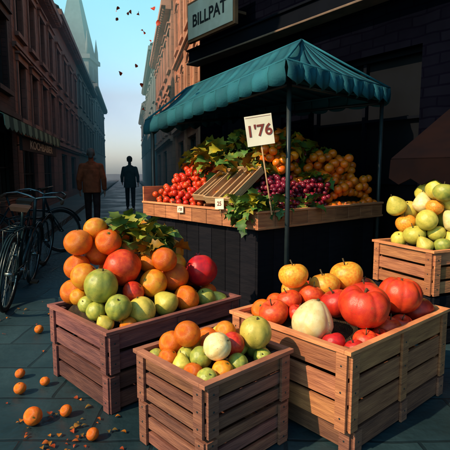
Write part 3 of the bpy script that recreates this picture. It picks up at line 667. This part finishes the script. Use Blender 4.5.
building('stone_townhouse',a,b,7.6,6,M_sal2,T_sal2,Rf,grid(Wd,6,.8,[(2.9,4.3),(5.2,6.6)]),[(1,3,.4,2.2),(5,7,.4,2.2)],[(2.5,.12,.15),(7.3,.2,.35)],framem=FrK,roof=1.5,chim=1)
a,b=rpt(42,-.2),rpt(27.1,-.2); Wd=ln(a,b)
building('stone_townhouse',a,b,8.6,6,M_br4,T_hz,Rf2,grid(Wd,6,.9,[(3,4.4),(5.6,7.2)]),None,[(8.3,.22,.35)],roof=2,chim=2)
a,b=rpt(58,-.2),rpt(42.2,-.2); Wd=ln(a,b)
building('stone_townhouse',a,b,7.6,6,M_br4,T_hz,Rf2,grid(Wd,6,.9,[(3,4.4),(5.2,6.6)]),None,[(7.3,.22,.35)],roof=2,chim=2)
ct=empty('church_tower'); mb=MB(); cx,cy=-14.6,46
mb.box(cx-1.6,cx+1.6,cy-1.6,cy+1.6,0,12,0); mb.box(cx-1.8,cx+1.8,cy-1.8,cy+1.8,12.002,12.4,0)
for q in (-.7,.7):
    mb.box(cx+q-.35,cx+q+.35,cy-1.64,cy-1.602,9,11.4,1)
    mb.box(cx+1.602,cx+1.64,cy+q-.35,cy+q+.35,9,11.4,1)
sp=[(cx-1.5,cy-1.5,12.4),(cx+1.5,cy-1.5,12.4),(cx+1.5,cy+1.5,12.4),(cx-1.5,cy+1.5,12.4),(cx,cy,21)]
mb.add(sp,[(0,1,4),(1,2,4),(2,3,4),(3,0,4),(3,2,1,0)],2)
for q,w_ in ((-1.5,-1.5),(1.5,-1.5),(1.5,1.5),(-1.5,1.5)):
    mb.tube([(cx+q,cy+w_,12.2),(cx+q,cy+w_,13.2),(cx+q,cy+w_,14.6)],[.22,.2,.01],6,0)
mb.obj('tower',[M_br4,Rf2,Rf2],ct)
Q0=(-.42,7.8); dq=Vector((.587,-.81)).normalized(); Q1=(Q0[0]+dq.x*8.5,Q0[1]+dq.y*8.5)
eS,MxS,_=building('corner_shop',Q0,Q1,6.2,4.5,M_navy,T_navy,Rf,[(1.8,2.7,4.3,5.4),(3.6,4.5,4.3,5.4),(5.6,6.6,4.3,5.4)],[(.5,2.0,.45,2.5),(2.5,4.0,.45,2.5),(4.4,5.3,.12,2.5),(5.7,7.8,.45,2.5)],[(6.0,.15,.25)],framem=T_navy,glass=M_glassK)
M_gilt=mat('fascia_edge',(.20,.12,.08),(.13,.08,.055),scale=6,rough=.6)
mb=MB(); mb.box(.0,8.4,-.22,-.02,3.03,3.20,0); mb.box(-.03,8.43,-.25,-.021,3.0,3.026,1); mb.box(-.03,8.43,-.25,-.021,3.205,3.235,0)
o=mb.obj('fascia',[T_navy,M_gilt],eS,bevel=.006); o.matrix_world=MxS
sb=empty('shop_sign'); 
mb=MB(); mb.box(.20,1.44,-.36,-.30,3.27,3.87,1); mb.box(.24,1.40,-.375,-.361,3.31,3.83,0)
mb.box(.4,.44,-.30,.0,3.5,3.54,1); mb.box(1.20,1.24,-.30,.0,3.5,3.54,1)
o=mb.obj('sign_board',[M_card,mat('sign_frame',(.30,.12,.05),(.2,.08,.04),scale=6,rough=.6)],sb,bevel=.004); o.matrix_world=MxS
def wallM(Mx,x,y,z): return Mx@Matrix.Translation((x,y,z))@Matrix.Rotation(pi/2,4,'X')
text('lettering',"BILLPAT",.25,wallM(MxS,.82,-.377,3.55),M_black,sb)
ab=empty('shop_awning'); mb=MB()
ax0,ax1=4.35,5.9
mb.add([(ax0,-.02,1.85),(ax1,-.02,1.85),(ax1,-.95,1.35),(ax0,-.95,1.35)],[(0,1,2,3)],0,1.0)
for k in range(8):
    a0=ax0+(ax1-ax0)*k/8; a1=ax0+(ax1-ax0)*(k+1)/8; am=(a0+a1)/2
    mb.add([(a0,-.95,1.35),(am,-.955,1.35),(a1,-.95,1.35),(a1,-.965,1.20),(am,-.975,1.15),(a0,-.965,1.20)],[(0,1,4,5),(1,2,3,4)],0,.75)
mb.tube([(ax0,-.02,1.3),(ax0,-.94,1.34)],.012,6,1); mb.tube([(ax1,-.02,1.3),(ax1,-.94,1.34)],.012,6,1)
o=mb.obj('canvas',[mat('canvas_brown',(.012,.006,.006),(.008,.005,.006),scale=4,rough=.95,spec=.02),M_metal],ab); o.matrix_world=MxS
s_=o.modifiers.new('s','SOLIDIFY'); s_.thickness=.012
la=empty('striped_awning'); mb=MB()
x0,x1=3.0,8.1; n=20
for i in range(n):
    a0=x0+(x1-x0)*i/n;a1=x0+(x1-x0)*(i+1)/n; c=(1.5,1.6,1.4) if i%2==0 else (.22,.38,.34)
    mb.add([(a0,-.02,2.45),(a1,-.02,2.45),(a1,-1.0,2.05),(a0,-1.0,2.05)],[(0,1,2,3)],0,c)
    vs=[];fs=[]
    for k in range(7):
        u=k/6; xx=a0+(a1-a0)*u; vs+= [(xx,-1.0,2.05),(xx,-1.01,1.90-.05*math.sin(pi*u))]
    for k in range(6): fs.append((2*k,2*k+2,2*k+3,2*k+1))
    mb.add(vs,fs,0,c)
mb.tube([(x0+.05,-.02,1.9),(x0+.05,-.98,2.03)],.015,6,1); mb.tube([(x1-.05,-.02,1.9),(x1-.05,-.98,2.03)],.015,6,1); mb.tube([(x0,-.99,2.04),(x1,-.99,2.04)],.015,6,1)
o=mb.obj('canvas',[mat('canvas_green',(.19,.27,.20),(.14,.21,.16),scale=3,rough=.85,bump=0),M_metal],la); o.matrix_world=Mx1
s_=o.modifiers.new('s','SOLIDIFY'); s_.thickness=.008
ss=empty('shop_sign'); mb=MB(); mb.box(4.4,8.0,-.93,-.88,1.62,1.86,0); 
for q in (4.6,7.8): mb.box(q,q+.03,-.92,-.89,1.861,2.03,1)
o=mb.obj('sign_board',[mat('sign_board_brown',(.03,.02,.02),scale=5,rough=.6,bump=0),M_metal],ss); o.matrix_world=Mx1
text('lettering',"KOCHBABIER",.21,wallM(Mx1,6.2,-.932,1.74)@Matrix.Scale(1.9,4,(1,0,0)),M_card,ss)
for (xx,yy) in ((3.2,-.62),(4.3,-.62),(5.6,-.62)):
    p=Mx1@Vector((xx,yy,.12)); crate('wooden_crate',(p.x,p.y),Vector((-.206,.979,0)).normalized(),.8,None,.5,.12,.75,M_woodB,tiers=2,slats=2)
# ---------------------------------------------------------------- ground
mb=MB(); mb.add([(-300,-300,0),(300,-300,0),(300,300,0),(-300,300,0)],[(0,1,2,3)],0); mb.obj('ground',[M_ground])
Lx=(Vector((*lpt(64),0))-Vector((*lpt(-6),0))).length
MP=frame((*lpt(-6),0),Vector((-.206,.979,0)))
mb=MB(); mb.box(0,Lx,-1.0,-.0,.0,.12,0); mb.box(0,Lx,-1.13,-1.003,.0,.122,1)
x=0
while x<Lx: mb.box(x,x+.012,-1.134,-1.0,.05,.1235,2); x+=1.0
o=mb.obj('pavement',[M_pave,M_kerb,M_black]); o.matrix_world=MP
MP2=frame((*rpt(60),0),Vector((.206,-.979,0))); L2=(Vector((*rpt(60),0))-Vector((*rpt(8.2),0))).length
mb=MB(); mb.box(0,L2,-.55,-.0,.0,.12,0); mb.box(0,L2,-.68,-.553,.0,.122,1); o=mb.obj('pavement',[M_pave,M_kerb]); o.matrix_world=MP2
mb=MB(); mb.box(0.3,8.4,-.5,-.0,.0,.12,0); mb.box(0.3,8.4,-.62,-.503,.0,.122,1); o=mb.obj('pavement',[M_pave,M_kerb]); o.matrix_world=MxS
hz=bpy.data.materials.new('mist'); hz.use_nodes=True; n,l=nt(hz); n.remove(n['Principled BSDF']); vs_=n.new('ShaderNodeVolumeScatter'); vs_.inputs['Color'].default_value=(.36,.97,.99,1); vs_.inputs['Density'].default_value=.026; vs_.inputs['Anisotropy'].default_value=0
l.new(vs_.outputs[0],n['Material Output'].inputs['Volume'])
mb=MB(); mb.box(-26,5,12.8,90,-.5,16,0); o=mb.obj('street_mist',[hz])
# ---------------------------------------------------------------- bicycles
M_tyre=mat('tyre',(.012,.013,.014),scale=20,rough=.75,bump=0); M_bike=mat('bicycle_enamel',(.012,.03,.035),(.008,.02,.025),scale=10,rough=.3,bump=0); M_chrome=mat('chrome',(.30,.34,.34),scale=10,rough=.3,metal=1,bump=0); M_sad=mat('saddle_leather',(.05,.025,.015),scale=20,rough=.7,bump=0,spec=.2)
def bicycle(rear,front,lean):
    rear=Vector((*rear,0));front=Vector((*front,0)); d=(front-rear).normalized()
    Mx=frame(rear,d)@Matrix.Rotation(lean,4,'X'); mb=MB(); r=.34; WB=(front-rear).length
    def ring(cx,rad,t,mi):
        pts=[(cx+rad*math.cos(a*2*pi/40),0,r+rad*math.sin(a*2*pi/40)) for a in range(41)]
        mb.tube(pts,t,8,mi,cap=False)
    for cx in (0,WB):
        ring(cx,r-.018,.018,0); ring(cx,r-.042,.009,2)
        mb.tube([(cx,-.04,r),(cx,.04,r)],.02,10,2)
        for k in range(24):
            a=k*2*pi/24; b=a+.35*(1 if k%2 else -1)
            mb.tube([(cx+.018*math.cos(b),.022*(1 if k%4<2 else -1),r+.018*math.sin(b)),(cx+(r-.045)*math.cos(a),0,r+(r-.045)*math.sin(a))],.0016,4,2,cap=False)
        pts=[(cx+(r+.022)*math.cos(a),0,r+(r+.022)*math.sin(a)) for a in [math.radians(q) for q in range(20 if cx else 10,200 if not cx else 150,10)]]
        for s in (-.02,0,.02): mb.tube([(p[0],s,p[2]) for p in pts],.008,5,1)
    BB=(.43,0,.29); ST=(.30,0,.80); HT=(WB-.22,0,.86); HB=(WB-.17,0,.66); SD=(.27,0,.93)
    mb.tube([BB,ST,SD],.016,8,1); mb.tube([BB,HB],.018,8,1); mb.tube([(.33,0,.72),HB],.015,8,1); mb.tube([HB,HT,(WB-.245,0,.98)],.018,8,1)
    for s in(-.045,.045):
        mb.tube([(0,s,r),(.40,s*.6,.29)],.009,6,1); mb.tube([(0,s,r),(.31,s*.4,.76)],.008,6,1)
        mb.tube([HB,(WB-.14,s*.9,.60),(WB-.05,s*.95,.44),(WB,s,r)],.010,6,1)
    mb.tube([(WB-.245,-.0,.98),(WB-.20,-.08,1.0),(WB-.18,-.20,1.02),(WB-.30,-.28,1.0),(WB-.40,-.29,.98)],.011,6,2); mb.tube([(WB-.245,0,.98),(WB-.20,.08,1.0),(WB-.18,.20,1.02),(WB-.30,.28,1.0),(WB-.40,.29,.98)],.011,6,2)
    for s in(-1,1): mb.tube([(WB-.31,.282*s,.995),(WB-.42,.292*s,.976)],.017,8,3)
    mb.add([(.12,-.09,.94),(.12,.09,.94),(.22,.085,.955),(.22,-.085,.955),(.42,.02,.95),(.42,-.02,.95),(.12,-.07,.90),(.12,.07,.90),(.42,.015,.925),(.42,-.015,.925)],[(0,3,2,1),(3,5,4,2),(6,7,1,0),(0,6,9,5,3),(1,2,4,8,7),(5,9,8,4),(6,9,8,7)],3)
    mb.tube([(.43,-.05,.29),(.43,.05,.29)],.03,10,2)
    pts=[(.43+.09*math.cos(a*pi/10),-.05,.29+.09*math.sin(a*pi/10)) for a in range(21)]; mb.tube(pts,.006,6,2,cap=False)
    mb.tube([(.43,-.075,.29),(.53,-.085,.16)],.009,6,2); mb.tube([(.43,.075,.29),(.33,.085,.42)],.009,6,2)
    mb.box(.48,.58,-.16,-.09,.15,.17,3); mb.box(.28,.38,.09,.16,.41,.43,3)
    mb.tube([(.0,-.05,r+.03),(.43,-.05,.38)],.004,4,0); mb.tube([(.0,-.05,r-.03),(.43,-.05,.20)],.004,4,0)
    for s in(-.06,.06): mb.tube([(-.22,s,.76),(.25,s,.76)],.006,5,1); mb.tube([(0,s,r),(-.12,s,.76)],.005,5,1)
    for q in range(4): mb.tube([(-.2+q*.12,-.06,.76),(-.2+q*.12,.06,.76)],.005,5,1)
    o=mb.obj('bicycle',[M_tyre,M_bike,M_chrome,M_sad]); o.matrix_world=Mx
bicycle((-1.98,3.95),(-2.20,5.00),.14)
bicycle((-2.35,4.9),(-2.45,5.98),.12)
bicycle((-3.25,6.2),(-2.55,7.0),-.10)
# ---------------------------------------------------------------- people
import numpy as np
SK=mat('skin',(.45,.24,.17),(.38,.19,.13),scale=8,rough=.55,tint=False,bump=0)
def cloth(n,c): return mat(n,c,tuple(x*.6 for x in c),scale=9,rough=.9,tint=False,bump=.4,bscale=14,spec=.15)
def person(name,loc,yaw,scale,mats,prims,voxel=.008):
    mb=MB()
    for pr in prims:
        p0,p1,r0,r1,mi=pr[:5]; fx=pr[5] if len(pr)>5 else (1,1); flat=len(pr)>6
        p0=Vector(p0);p1=Vector(p1); d=p1-p0; L=max(d.length,1e-4)
        q=d.to_track_quat('Z','Y') if d.length>1e-4 else Euler((0,0,0)).to_quaternion()
        seg=20; vs=[];fs=[];rows=[]
        if flat: rows=[(0,0),(0,r0),(L*.5,(r0+r1)/2),(L,r1),(L,0)]
        else:
            for i in range(9):
                t=pi/2*i/8; rows.append((-math.cos(t)*r0,math.sin(t)*r0))
            for i in range(9):
                t=pi/2*i/8; rows.append((L+math.sin(t)*r1,math.cos(t)*r1))
        for (z,r) in rows:
            for k in range(seg):
                a=2*pi*k/seg; v=q@Vector((r*math.cos(a),r*math.sin(a),z)); 
                v=Vector((v.x*fx[0],v.y*fx[1],v.z)); vs.append(v+p0)
        for i in range(len(rows)-1):
            for k in range(seg): k2=(k+1)%seg; fs.append((i*seg+k,i*seg+k2,(i+1)*seg+k2,(i+1)*seg+k))
        mb.add(vs,fs,mi)
    me0=mb.mesh('tmp',[]); o=link(bpy.data.objects.new('tmp',me0))
    rm=o.modifiers.new('r','REMESH'); rm.mode='VOXEL'; rm.voxel_size=voxel; rm.use_smooth_shade=True
    s=o.modifiers.new('s','SMOOTH'); s.iterations=2; s.factor=.5
    dg=bpy.context.evaluated_depsgraph_get(); dg.update(); me=bpy.data.meshes.new_from_object(o.evaluated_get(dg)); bpy.data.objects.remove(o)
    me.materials.clear()
    for m in mats: me.materials.append(m)
    nf=len(me.polygons); c=np.zeros(nf*3); me.polygons.foreach_get('center',c); c=c.reshape(-1,3)
    best=np.full(nf,1e9); mi=np.zeros(nf,int)
    for pr in prims:
        p0=np.array(pr[0],float);p1=np.array(pr[1],float); d=p1-p0; L2=max(d@d,1e-8); fx=pr[5] if len(pr)>5 else (1,1)
        t=np.clip(((c-p0)@d)/L2,0,1); q=c-(p0+t[:,None]*d); q=q/np.array([fx[0],fx[1],1]); ds=np.linalg.norm(q,axis=1)-(pr[2]+(pr[3]-pr[2])*t)
        if len(pr)>6: ds=np.where(c[:,2]<min(p0[2],p1[2])-.004,1e9,ds-.01)
        k=ds<best; best[k]=ds[k]; mi[k]=pr[4]
    me.polygons.foreach_set('material_index',mi.astype(np.int32)); me.polygons.foreach_set('use_smooth',[True]*nf); me.update(); me.name=name
    ob=link(bpy.data.objects.new(name,me)); ob.location=loc; ob.rotation_euler[2]=yaw; ob.scale=(scale,)*3; return ob
def hand(P,d,side,mi):
    P=Vector(P); d=Vector(d).normalized(); f=Vector((0,1,0)); f=(f-d*f.dot(d)).normalized(); n=d.cross(f)
    out=[(P,P+d*.075+f*.0,.030,.036,mi,(.6,1.1))]
    for k,(off,L) in enumerate(((.030,.070),(.010,.080),(-.011,.075),(-.030,.058))):
        b=P+d*.09+f*off; m=b+d*L*.5+n*side*.004; t=m+(d*.8+n*(-side)*.5).normalized()*L*.5
        out+= [(b,m,.0095,.009,mi),(m,t,.009,.0078,mi)]
    b=P+d*.03+f*.030; m=b+(d*.6+f*.8).normalized()*.04; out+= [(b,m,.013,.011,mi),(m,m+(d*.95+f*.2).normalized()*.035,.0105,.009,mi)]
    return out
def figure(stride,armswing,mi,hat=False,coat=.80,flare=.20):
    S_,C_,T_,B_,H_=0,1,2,3,4
    pr=[]
    hip=.90
    for s,st in ((-1,stride),(1,-stride)):
        h=(s*.090,0,hip); kf=.06+st*.55 if st>0 else st*.35+.05
        ft=(s*.10,st,.085 if st>0 else .12); kn=(s*.10,kf,.49)
        pr+= [(h,kn,.095,.075,T_),(kn,ft,.075,.062,T_)]
        heel=(ft[0],ft[1]-.04,.045 if st>0 else .075); toe=(ft[0]+s*.02,ft[1]+.17,.038)
        pr+= [(heel,toe,.048,.038,B_),(ft,heel,.045,.046,B_)]
    pr+= [((0,0,1.30),(0,-.01,coat),.195,flare,C_,(1,.66),1),((0,0,1.08),(0,.01,1.31),.17,.192,C_,(1,.66)),((-.10,.0,1.35),(.10,.0,1.35),.105,.105,C_,(1,.9)),
          ((-.14,0,1.385),(.14,0,1.385),.068,.068,C_,(1,.95)),((0,-.015,1.42),(0,-.01,1.49),.092,.078,C_,(1,1),1),
          ((0,.0,coat+.035),(0,.0,coat-.002),flare*.985,flare*1.04,C_,(1,.67),1)]
    for s,sw in ((-1,armswing),(1,-armswing)):
        sh=(s*.195,0,1.375); el=(s*.268,-.03+sw*.45,1.10); wr=Vector((s*.272,sw*.95+.04,.875+abs(sw)*.25))
        pr+= [(sh,el,.074,.060,C_),(el,wr,.061,.050,C_)]
        d=(wr-Vector(el)).normalized(); pr+= [(wr-d*.03,wr+d*.015,.052,.054,C_,(1,1),1)]; w0=wr+d*.040; pr+=hand(w0,d,s,S_)
    pr+= [((0,.0,1.46),(0,.012,1.56),.056,.054,S_),((0,.01,1.64),(0,.015,1.67),.078,.08,S_,(.92,1.1)),((0,.045,1.585),(0,.05,1.60),.05,.055,S_),
          ((0,.10,1.645),(0,.118,1.62),.010,.014,S_),((-.02,.093,1.585),(.02,.093,1.585),.009,.009,S_)]
    for s in(-1,1): pr+= [((s*.082,.0,1.655),(s*.086,.0,1.625),.018,.012,S_,(.6,1)),((s*.03,.088,1.66),(s*.032,.088,1.66),.012,.012,S_)]
    if hat: pr+= [((0,-.01,1.705),(0,.015,1.715),.100,.096,H_,(1,1.15)),((-.03,.09,1.69),(.03,.09,1.69),.03,.03,H_,(1,1.4)),((0,-.045,1.66),(0,-.045,1.62),.07,.055,H_)]
    else: pr+= [((0,-.012,1.68),(0,0,1.70),.088,.086,H_,(.98,1.12)),((0,-.04,1.66),(0,-.045,1.60),.070,.052,H_)]
    return [(tuple(a[0]),tuple(a[1]),*a[2:]) for a in pr]
hair=cloth('hair_grey',(.20,.16,.14)); shoe=mat('shoe_leather',(.02,.014,.012),scale=9,rough=.5,tint=False,bump=0)
yw=math.radians(11)
person('man_in_brown_jacket',(-2.98,10.1,0),yw,1.0,[SK,cloth('jacket_rust',(.50,.11,.045)),cloth('trousers_dark',(.08,.04,.036)),shoe,hair],figure(.13,.06,0,coat=.80))
person('man_in_teal_coat',(-3.30,15.7,0),yw,1.0,[SK,cloth('coat_teal',(.03,.065,.075)),cloth('trousers_navy',(.018,.03,.036)),shoe,cloth('flat_cap',(.035,.04,.045))],figure(.27,.24,0,hat=True,coat=.72,flare=.215))
